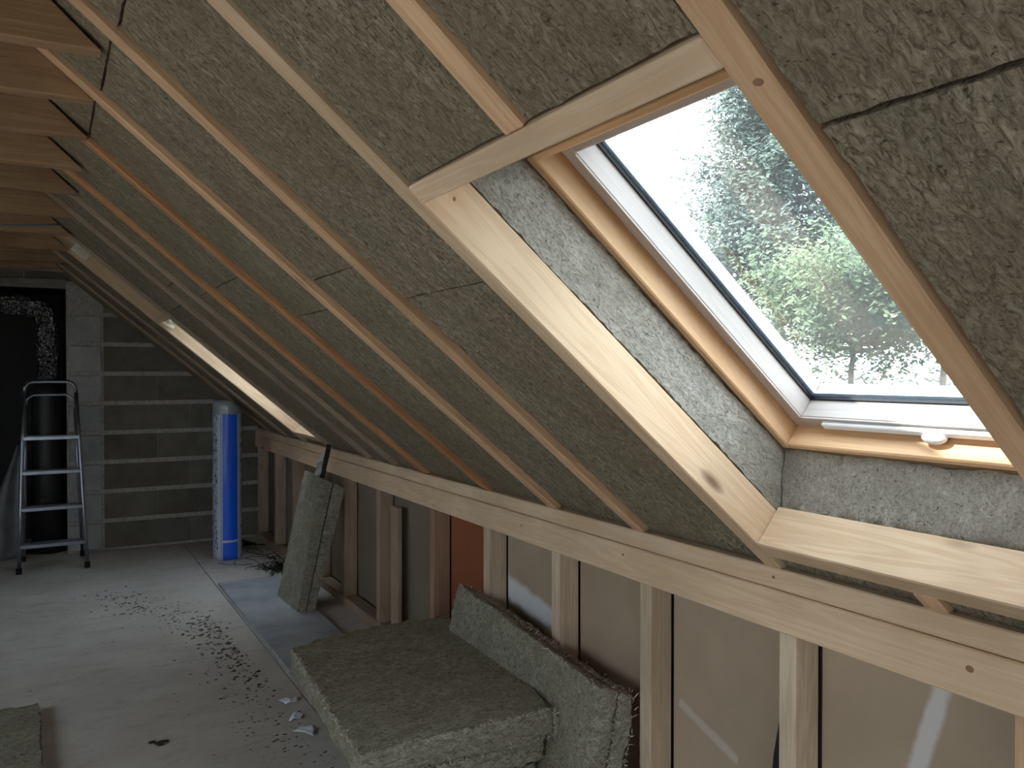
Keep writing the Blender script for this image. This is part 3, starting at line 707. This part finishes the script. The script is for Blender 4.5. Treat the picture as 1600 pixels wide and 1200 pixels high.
# a crumpled dark rag by the gable corner
bm = bmesh.new(); bmesh.ops.create_grid(bm, x_segments=14, y_segments=10, size=1.0)
for v in bm.verts:
    x, y = v.co.x, v.co.y
    v.co = Vector((x * 0.06 + 0.015 * noise.noise(Vector((x * 2, y * 2, 1))), y * 0.12, 0.012 + 0.020 * abs(noise.noise(Vector((x * 2.4, y * 2.4, 4)))) * (1.2 - max(abs(x), abs(y)))))
o = mesh_obj('dark_rag', bm, simple('rag', (0.035, 0.035, 0.038), 0.9, 0.1), None, (1.20, 6.10, 0.0), (0, 0, 0.3), True); o.modifiers.new('s', 'SOLIDIFY').thickness = 0.004
tag(o, 'crumpled dark rag on the floor by the gable corner', 'rag')
# crumbs of wool and dirt
bm = bmesh.new(); rnd = random.Random(3)
def crumb(x, y, r):
    vs = []
    a0 = rnd.uniform(0, 6.3); st = rnd.uniform(1.0, 3.0)
    for k in range(5):
        a = a0 + k * 2 * PI / 5; vs.append(bm.verts.new((x + math.cos(a) * r * rnd.uniform(0.6, 1.2) * st, y + math.sin(a) * r * rnd.uniform(0.6, 1.2), 0.0008)))
    t = bm.verts.new((x, y, 0.001 + r * rnd.uniform(0.3, 0.8)))
    for k in range(5): bm.faces.new((vs[k], vs[(k + 1) % 5], t))
for _ in range(330):                                   # trail beside the plasterboard
    u = rnd.random(); crumb(0.76 - abs(rnd.gauss(0, 0.09)) - 0.05 * u, 3.35 + 0.95 * u + rnd.gauss(0, .05), rnd.uniform(0.0015, 0.006))
for _ in range(260):                                   # looser trail across the floor
    u = rnd.random(); crumb(0.28 + 0.42 * u + rnd.gauss(0, .06), 5.0 - 0.8 * u + rnd.gauss(0, .12), rnd.uniform(0.001, 0.0055))
for _ in range(220): crumb(rnd.uniform(-0.2, 0.8), rnd.uniform(2.4, 6.1), rnd.uniform(0.0008, 0.0028))
for _ in range(160): crumb(rnd.uniform(0.55, 0.80), rnd.uniform(2.5, 3.3), rnd.uniform(0.001, 0.004))
tag(mesh_obj('floor_crumbs', bm, simple('crumb', (0.045, 0.04, 0.032), 0.9, 0.1)), 'dark crumbs of dirt and wool scattered on the floor', 'debris', None, 'stuff')
bm = bmesh.new(); rnd = random.Random(19)
for k in range(7): bmesh.ops.create_icosphere(bm, subdivisions=1, radius=0.009, matrix=Matrix.Translation((rnd.gauss(0, .012), rnd.gauss(0, .008), 0.005)) @ Matrix.Diagonal((1.5, 1, 0.5, 1)))
o = mesh_obj('dirt_clump', bm, simple('crumb', (0, 0, 0)), None, (0.325, 2.94, 0.0)); tag(o, 'small dark clump of dirt in the middle of the near floor', 'debris')
# three white scraps beside the pile
for k, (x, y, r, lb) in enumerate([(0.780, 3.085, 0.030, 'farthest'), (0.765, 2.93, 0.026, 'middle'), (0.768, 2.80, 0.034, 'nearest')]):
    bm = bmesh.new(); bmesh.ops.create_grid(bm, x_segments=6, y_segments=6, size=1.0)
    for v in bm.verts:
        p = v.co.copy(); q = 0.5 + 0.7 * noise.noise(Vector((p.x * 1.5 + k * 5, p.y * 1.5, 2)))
        v.co = Vector((p.x * r * (1 + .3 * p.y), p.y * r * 0.8, 0.003 + 0.016 * abs(q) * (1.1 - 0.5 * (p.x ** 2 + p.y ** 2))))
    o = mesh_obj('plastic_scrap', bm, simple('scrap_white', (0.74, 0.78, 0.82), 0.4, 0.4), None, (x, y, 0.0), (0, 0, k * 1.1), True)
    o.modifiers.new('s', 'SOLIDIFY').thickness = 0.0015
    tag(o, '%s of three white plastic scraps beside the flat pile' % lb, 'scrap', 'white scraps')
# black strap at the near stud
bm = bmesh.new(); P = [(1.366, 1.2585, 0.047), (1.366, 1.2585, 0.25), (1.366, 1.2585, 0.40), (1.366, 1.2585, 0.482)]; wv = [0.024, 0.018, 0.010, 0.002]
for i in range(3):
    a, b = Vector(P[i]), Vector(P[i + 1]); wa, wb = Vector((0, wv[i], 0)), Vector((0, wv[i + 1], 0)); t = Vector((0.004, 0, 0))
    vs = [bm.verts.new(p) for p in (a, a + wa * 2, b + wb * 2, b, a + t, a + wa * 2 + t, b + wb * 2 + t, b + t)]
    for f in ((0, 1, 2, 3), (7, 6, 5, 4), (0, 4, 5, 1), (1, 5, 6, 2), (2, 6, 7, 3), (3, 7, 4, 0)): bm.faces.new([vs[k] for k in f])
bmesh.ops.remove_doubles(bm, verts=bm.verts, dist=1e-5); bmesh.ops.recalc_face_normals(bm, faces=bm.faces)
tag(mesh_obj('black_strap', bm, simple('strap', (0.012, 0.012, 0.014), 0.6, 0.3)), 'black strap standing against the side of the plaster smeared stud', 'strap')

# ------------------------------------------------------------------ stepladder
m_la = simple('ladder_alu', (0.33, 0.35, 0.40), 0.30, 0.5, 0.92, 0.12, 30); m_rub = simple('rubber', (0.012, 0.012, 0.012), 0.8, 0.2)
LB = Vector((0.02, 5.95, 0)); lad = empty('stepladder', LB); tag(lad, 'small aluminium stepladder standing in front of the black recess', 'ladder')
def lx(z): f = z / 1.16; return (-0.160 + 0.031 * f, 0.212 - 0.055 * f)
def ly(z): return 5.845 + 0.19 * z / 1.16
pts = [Vector((lx(z)[0], ly(z), z)) for z in (0.03, 0.4, 0.8, 1.10)]
topz = 1.165; xl, xr = lx(1.13)
arc = [Vector((lx(1.13)[0] + 0.006, ly(1.13), 1.135)), Vector((xl + 0.022, ly(1.16), 1.160)), Vector((xl + 0.05, ly(1.17), 1.168)), Vector((xr - 0.05, ly(1.17), 1.168)), Vector((xr - 0.022, ly(1.16), 1.160)), Vector((xr - 0.006, ly(1.13), 1.135))]
ptr = [Vector((lx(z)[1], ly(z), z)) for z in (1.10, 0.8, 0.4, 0.03)]
tube('front_stile', pts, 0.0115, m_la, lad, 10, True, LB); tube('front_stile', ptr, 0.0115, m_la, lad, 10, True, LB)
tube('handrail_hoop', [pts[-1]] + arc + [ptr[0]], 0.0115, m_la, lad, 10, True, LB)
tube('inner_hoop', [Vector((xl + 0.012, ly(1.06) + 0.012, 1.02)), Vector((xl + 0.018, ly(1.07) + 0.012, 1.06)), Vector((xl + 0.05, ly(1.09) + 0.012, 1.085)), Vector((xr - 0.05, ly(1.09) + 0.012, 1.085)), Vector((xr - 0.018, ly(1.07) + 0.012, 1.06)), Vector((xr - 0.012, ly(1.06) + 0.012, 1.02))], 0.008, m_la, lad, 8, True, LB)
for z in (0.170, 0.392, 0.613, 0.826):
    x0, x1 = lx(z); y = ly(z)
    tr = box('tread', x0 - 0.004, x1 + 0.004, y - 0.012, y + 0.075, z - 0.024, z, m_la, lad, 0.003, loc0=LB)
    for k in range(4): box('tread_rib', x0 + 0.012, x1 - 0.012, y - 0.004 + 0.02 * k, y + 0.006 + 0.02 * k, z, z + 0.003, m_la, tr, 0.001, loc0=LB + tr.location)
for sgn, i in ((1, 0), (-1, 1)):
    xb = (lx(0)[i] + sgn * 0.018); xt = lx(1.0)[i] + sgn * 0.012
    tube('rear_leg', [(xb, 6.225, 0.03), (xt, ly(1.0) + 0.045, 1.0)], 0.009, m_la, lad, 8, True, LB)
    box('foot', xb - 0.013, xb + 0.013, 6.211, 6.239, 0.0, 0.034, m_rub, lad, 0.003, loc0=LB)
    xf = lx(0.02)[i]; box('foot', xf - 0.016, xf + 0.016, ly(0) - 0.018, ly(0) + 0.018, 0.0, 0.036, m_rub, lad, 0.003, loc0=LB)
box('rear_brace', lx(0.4)[0] + 0.01, lx(0.4)[1] - 0.01, 6.155, 6.165, 0.33, 0.35, m_la, lad, 0.002, loc0=LB)

# ------------------------------------------------------------------ blue membrane roll
def mat_roll():
    t = NT('roll_wrap'); tc = t.n.new('ShaderNodeTexCoord'); sp = t.n.new('ShaderNodeSeparateXYZ'); t.link(tc.outputs['Object'], sp.inputs[0])
    ang = t.math('ARCTAN2', sp.outputs[1], sp.outputs[0])
    blue, white = (0.008, 0.12, 0.80), (0.55, 0.62, 0.74)
    z = sp.outputs[2]
    a0 = -2.08     # angle that faces the camera
    rel = t.math('SUBTRACT', ang, a0)
    core = t.math('MULTIPLY', t.math('GREATER_THAN', rel, 0.0), t.math('LESS_THAN', rel, 1.08))
    edge = t.math('MULTIPLY', t.math('GREATER_THAN', rel, -0.14), t.math('LESS_THAN', rel, -0.06))
    cmb = t.n.new('ShaderNodeCombineXYZ'); t.link(t.math('MULTIPLY', ang, 9.0), cmb.inputs[0]); t.link(t.math('MULTIPLY', z, 30.0), cmb.inputs[1])
    vo = t.noise(cmb.outputs[0], 1.0, 2, 0.7)
    text = t.math('MULTIPLY', t.math('GREATER_THAN', vo, 0.54), t.math('GREATER_THAN', t.math('ABSOLUTE', t.math('SUBTRACT', rel, 0.5)), 0.9))
    c = t.mix(text, white, (0.02, 0.05, 0.30)); c = t.mix(core, c, blue); c = t.mix(edge, c, (0.32, 0.26, 0.55))
    band = t.math('MULTIPLY', t.math('GREATER_THAN', z, 0.115), t.math('LESS_THAN', z, 0.13)); c = t.mix(t.math('MULTIPLY', band, core), c, white)
    topb = t.math('GREATER_THAN', t.math('ADD', z, t.math('MULTIPLY', vo, 0.06)), 0.985); c = t.mix(topb, c, (0.34, 0.37, 0.40))
    n = t.noise(t.coord((40, 40, 5), rnd=False), 1.0, 4, 0.6); t.bump(n, 0.25, 0.01)
    t.b.inputs['Coat Weight'].default_value = 0.5; t.b.inputs['Coat Roughness'].default_value = 0.12
    return t.fin(c, 0.35, 0.5)
RC = Vector((1.035, 5.705, 0)); roll = empty('membrane_roll', RC); tag(roll, 'tall blue and white plastic wrapped membrane roll standing by the gable', 'roll')
bm = bmesh.new(); SEG, HN, RR, RH = 40, 26, 0.092, 1.045; rings = []
for j in range(HN + 1):
    z = RH * j / HN; ring = []
    for k in range(SEG):
        a = 2 * PI * k / SEG; r = RR + 0.002 * noise.noise(Vector((math.cos(a) * 2, math.sin(a) * 2, z * 5)))
        if j == HN: r -= 0.004
        x, y = r * math.cos(a), r * math.sin(a)
        zz = min(z, (zroof(RC.x + x, 0) - 0.022) - (RH - z) * 0.25) if z > 0.9 else z
        ring.append(bm.verts.new((x, y, zz)))
    rings.append(ring)
for j in range(HN):
    for k in range(SEG): bm.faces.new((rings[j][k], rings[j][(k + 1) % SEG], rings[j + 1][(k + 1) % SEG], rings[j + 1][k]))
bm.faces.new(rings[0][::-1])
inner = [bm.verts.new((v.co.x * 0.45, v.co.y * 0.45, v.co.z - 0.004)) for v in rings[-1]]; deep = [bm.verts.new((v.co.x, v.co.y, v.co.z - 0.3)) for v in inner]
for k in range(SEG):
    k2 = (k + 1) % SEG; bm.faces.new((rings[-1][k], rings[-1][k2], inner[k2], inner[k])); bm.faces.new((inner[k], inner[k2], deep[k2], deep[k]))
bm.faces.new(deep); bmesh.ops.recalc_face_normals(bm, faces=bm.faces)
mesh_obj('wrapped_body', bm, mat_roll(), roll, (0, 0, 0), (0, 0, 0), True)
bm = bmesh.new(); bm_tube(bm, [(0, 0, 0.72), (0, 0, 0.985)], 0.040, 20)
mesh_obj('cardboard_core', bm, simple('cardboard', (0.32, 0.22, 0.13), 0.9, 0.1), roll, (0, 0, 0), (0, 0, 0), True)

# ------------------------------------------------------------------ flue in the recess
def mat_foil():
    t = NT('foil'); v = t.add('ShaderNodeTexVoronoi'); v.inputs['Scale'].default_value = 42; t.link(t.coord((1, 1, 1)), v.inputs['Vector'])
    n = t.noise(t.coord((1, 1, 1)), 26, 4, 0.7, 1.0)
    t.bump(t.math('ADD', v.outputs['Distance'], n), 1.0, 0.02)
    return t.fin((0.30, 0.31, 0.33), 0.14, 0.5, 1.0)
FB = Vector((0.0, GD + 0.16, 0)); fl = empty('flue_duct', FB); tag(fl, 'crinkled foil duct with a bend above the stepladder', 'duct')
path = [(-0.78, 0, 1.685), (-0.5, 0, 1.69), (-0.25, 0, 1.685), (-0.12, 0, 1.682), (-0.055, 0, 1.665), (-0.015, 0, 1.625), (0.002, 0, 1.56), (0.004, 0, 1.45), (0.004, 0, 1.30), (0.003, 0, 1.16)]
fine = []
for a, b in zip(path[:-1], path[1:]):
    n = max(2, int((Vector(b) - Vector(a)).length / 0.008)); fine += [Vector(a).lerp(Vector(b), i / n) for i in range(n)]
fine.append(Vector(path[-1])); bm = bmesh.new(); bm_tube(bm, fine, [0.070 + 0.0035 * math.sin(i * 1.57) for i in range(len(fine))], 24)
for v in bm.verts: v.co += noise.noise_vector(v.co * 30) * 0.005
bmesh.ops.recalc_face_normals(bm, faces=bm.faces); mesh_obj('foil_sleeve', bm, mat_foil(), fl, (0, 0, 0), (0, 0, 0), False)
tk = empty('flue_cylinder', FB); tag(tk, 'black painted flue cylinder under the foil duct', 'cylinder')
m_bk = simple('black_paint', (0.02, 0.02, 0.021), 0.45, 0.4, 0, 0.3, 12)
bm = bmesh.new(); bm_tube(bm, [(0, 0, 0.0), (0, 0, 0.55), (0, 0, 1.05), (0, 0, 1.10), (0, 0, 1.155)], [0.1, 0.1, 0.1, 0.094, 0.074], 28); mesh_obj('shell', bm, m_bk, tk, (0, 0, 0), (0, 0, 0), True)
for z in (0.35, 0.75):
    bm = bmesh.new(); bm_tube(bm, [(0, 0, z), (0, 0, z + 0.025)], 0.1045, 28); mesh_obj('band', bm, m_bk, tk)
tag(box('lintel_board', RX0, RX1 - 0.002, GD - 0.02, GD + 0.005, RZ - 0.012, RZ + 0.05, simple('lintel', (0.22, 0.21, 0.20), 0.7, 0.2, 0, 0.3, 10)), 'grey board edge across the top of the black recess', 'board')
# pale polythene sheet propped in the recess
bm = bmesh.new(); bmesh.ops.create_grid(bm, x_segments=10, y_segments=16, size=0.5)
for v in bm.verts:
    u, w = v.co.x + 0.5, v.co.y + 0.5; wd_ = 0.30 * (1 - 0.78 * w)
    v.co = Vector((-0.42 + 0.26 * w + wd_ * (u - 0.0), 0.02 + 0.10 * w + 0.014 * math.sin(u * 9 + w * 4) , 0.004 + 0.74 * w))
o = mesh_obj('polythene_sheet', bm, simple('polythene', (0.13, 0.135, 0.145), 0.4, 0.4, 0, 0.3, 8), None, (-0.02, 6.31, 0), (0, 0, 0), True); o.modifiers.new('s', 'SOLIDIFY').thickness = 0.002
tag(o, 'pale polythene sheet propped up left of the stepladder', 'sheet')
# sagging cables under the far collar ties
for k, (y, z, sg) in enumerate([(4.02, 1.862, 0.022), (5.72, 1.862, 0.016)]):
    pts = [(-1.6 + 1.66 * i / 24, y, z - 0.006 - sg * abs(math.sin(i / 24 * PI * 3)) ) for i in range(25)]
    tag(tube('cable', pts, 0.005, simple('cable', (0.16, 0.16, 0.17), 0.5, 0.4), None, 8), ['grey sagging cable under the middle collar ties', 'grey sagging cable next to the gable under the last ties'][k], 'cable', 'sagging cables')
# torn paper bits caught on the far skylight rafter
for k, (s, y, lb) in enumerate([(-1.60, 4.985, 'upper'), (-1.04, 4.985, 'lower')]):
    bm = bmesh.new(); bmesh.ops.create_grid(bm, x_segments=5, y_segments=5, size=0.5)
    for v in bm.verts: v.co = Vector((v.co.x * 0.09, noise.noise(v.co * 3 + Vector((k * 4, 0, 0))) * 0.025 - 0.012, v.co.y * 0.05 + 0.03))
    o = mesh_obj('paper_scrap', bm, simple('paper', (0.70, 0.64, 0.54), 0.8, 0.2), None, W(s, y, 0.01), (0, TH, 0), True); o.modifiers.new('s', 'SOLIDIFY').thickness = 0.0015
    tag(o, '%s torn paper scrap on the lit rafter of the far skylight' % lb, 'scrap', 'paper scraps')

# ------------------------------------------------------------------ outside
GZ = -2.6
m_lawn = simple('lawn', (0.13, 0.145, 0.09), 0.9, 0.1, 0, 0.4, 0.3)
bm = bmesh.new(); bmesh.ops.create_grid(bm, x_segments=2, y_segments=2, size=120); og = mesh_obj('ground', bm, m_lawn, None, (60, 0, GZ)); tag(og, 'pale lawn outside below the skylight', None, None, 'structure')
def mat_leaf(key, c0, c1):
    t = NT(key); n = t.noise(t.coord((1, 1, 1)), 1.5, 3, 0.6); oi = t.n.new('ShaderNodeNewGeometry')
    c = t.mix(t.ramp(n, [(0.3, 0.0), (0.7, 1.0)]), c0, c1); return t.fin(c, 0.6, 0.2)
def ray_pt(px, py, dist):
    fw = Vector((math.sin(YAW) * math.cos(PITCH), math.cos(YAW) * math.cos(PITCH), math.sin(PITCH))); r = Vector((math.cos(YAW), -math.sin(YAW), 0)); u = r.cross(fw)
    d = fw + r * ((px - 800) / F_PX) - u * ((py - 600) / F_PX); return Vector((0, 0, HCAM)) + d * (dist / d.x)
def leaves(bm, rnd, c, r, n, sz):
    for _ in range(n):
        p = Vector((rnd.gauss(0, 1), rnd.gauss(0, 1), rnd.gauss(0, 1))); p = Vector(c) + Vector((p.x * r[0], p.y * r[1], p.z * r[2])) * 0.5
        a = Vector((rnd.uniform(-1, 1), rnd.uniform(-1, 1), rnd.uniform(-1, 1))).normalized(); b = a.orthogonal().normalized(); s = sz * rnd.uniform(0.6, 1.3)
        v = [bm.verts.new(p + q) for q in (-a * s, b * s * 0.45, a * s, -b * s * 0.45)]; bm.faces.new(v)
def tree(name, label, base, height, spread, nb, leafn, lsz, mat, seed, low=0.12, conic=0.85):
    rnd = random.Random(seed); root = empty(name, base); tag(root, label, 'tree')
    tp = [(0.06 * math.sin(i * 0.8), 0.05 * math.cos(i), height * i / 10) for i in range(11)]
    bt = bmesh.new(); bm_tube(bt, tp, [0.02 + 0.017 * height * (1 - i / 10.5) for i in range(11)], 10); bf = bmesh.new()
    for k in range(nb):
        f = low + (0.98 - low) * ((k + 0.5) / nb); z = height * f; a = k * 2.4 + rnd.uniform(-.4, .4)
        ln = spread * (1.0 - conic * f) * rnd.uniform(0.7, 1.2) * min(1, (0.25 + f * 2.5)); up = ln * rnd.uniform(0.1, 0.5)
        e = Vector((math.cos(a) * ln, math.sin(a) * ln, z + up)); m = Vector((e.x * .5, e.y * .5, z + up * .35)); bm_tube(bt, [(0, 0, z), m, e], [0.03 + 0.01 * ln, 0.02 + 0.006 * ln, 0.008], 5)
        for q in range(7):
            t = 0.3 + 0.75 * q / 6; c = Vector((0, 0, z)).lerp(e, t); leaves(bf, rnd, c, (ln * 0.34, ln * 0.34, 0.45 + 0.12 * ln), leafn // 7, lsz)
    bmesh.ops.recalc_face_normals(bt, faces=bt.faces)
    mesh_obj('trunk', bt, simple('bark', (0.10, 0.085, 0.075), 0.9, 0.1, 0, 0.3, 10), root, (0, 0, 0), (0, 0, 0), True)
    o = mesh_obj('foliage', bf, mat, root); o['kind'] = 'stuff'; return root
m_l1 = mat_leaf('leaf_tree', (0.05, 0.075, 0.06), (0.08, 0.105, 0.08)); m_l2 = mat_leaf('leaf_shrub', (0.06, 0.09, 0.045), (0.10, 0.125, 0.06)); m_l3 = mat_leaf('leaf_hedge', (0.045, 0.065, 0.04), (0.07, 0.085, 0.05))
p = ray_pt(1215, 560, 16.0); q = ray_pt(1165, 120, 16.0)
tree('garden_tree', 'tall feathery tree in the middle of the near skylight', (p.x, p.y, GZ), q.z - GZ, 3.7, 60, 1300, 0.075, m_l1, 5, 0.46, 0.66)
p = ray_pt(1335, 560, 13.0); q = ray_pt(1330, 440, 13.0)
tree('garden_shrub', 'lower yellow green shrub right of the trunk through the skylight', (p.x, p.y, GZ), q.z - GZ, 2.2, 30, 1000, 0.06, m_l2, 9, 0.76, 0.30)
p = ray_pt(1480, 560, 15.0); q = ray_pt(1480, 420, 15.0)
tree('garden_shrub', 'green shrub behind the right rafter through the skylight', (p.x, p.y, GZ), q.z - GZ, 2.3, 28, 900, 0.065, m_l3, 15, 0.76, 0.30)
# a far hedge closes the lawn
bm = bmesh.new(); rnd = random.Random(77)
for k in range(60): leaves(bm, rnd, (62 + rnd.uniform(-1, 1), -20 + k * 2.0, GZ + 1.7), (2.6, 2.6, 2.6), 120, 0.3)
tag(mesh_obj('hedge', bm, mat_leaf('leaf_far_hedge', (0.016, 0.026, 0.012), (0.03, 0.04, 0.018))), 'distant hedge along the end of the lawn', 'hedge')
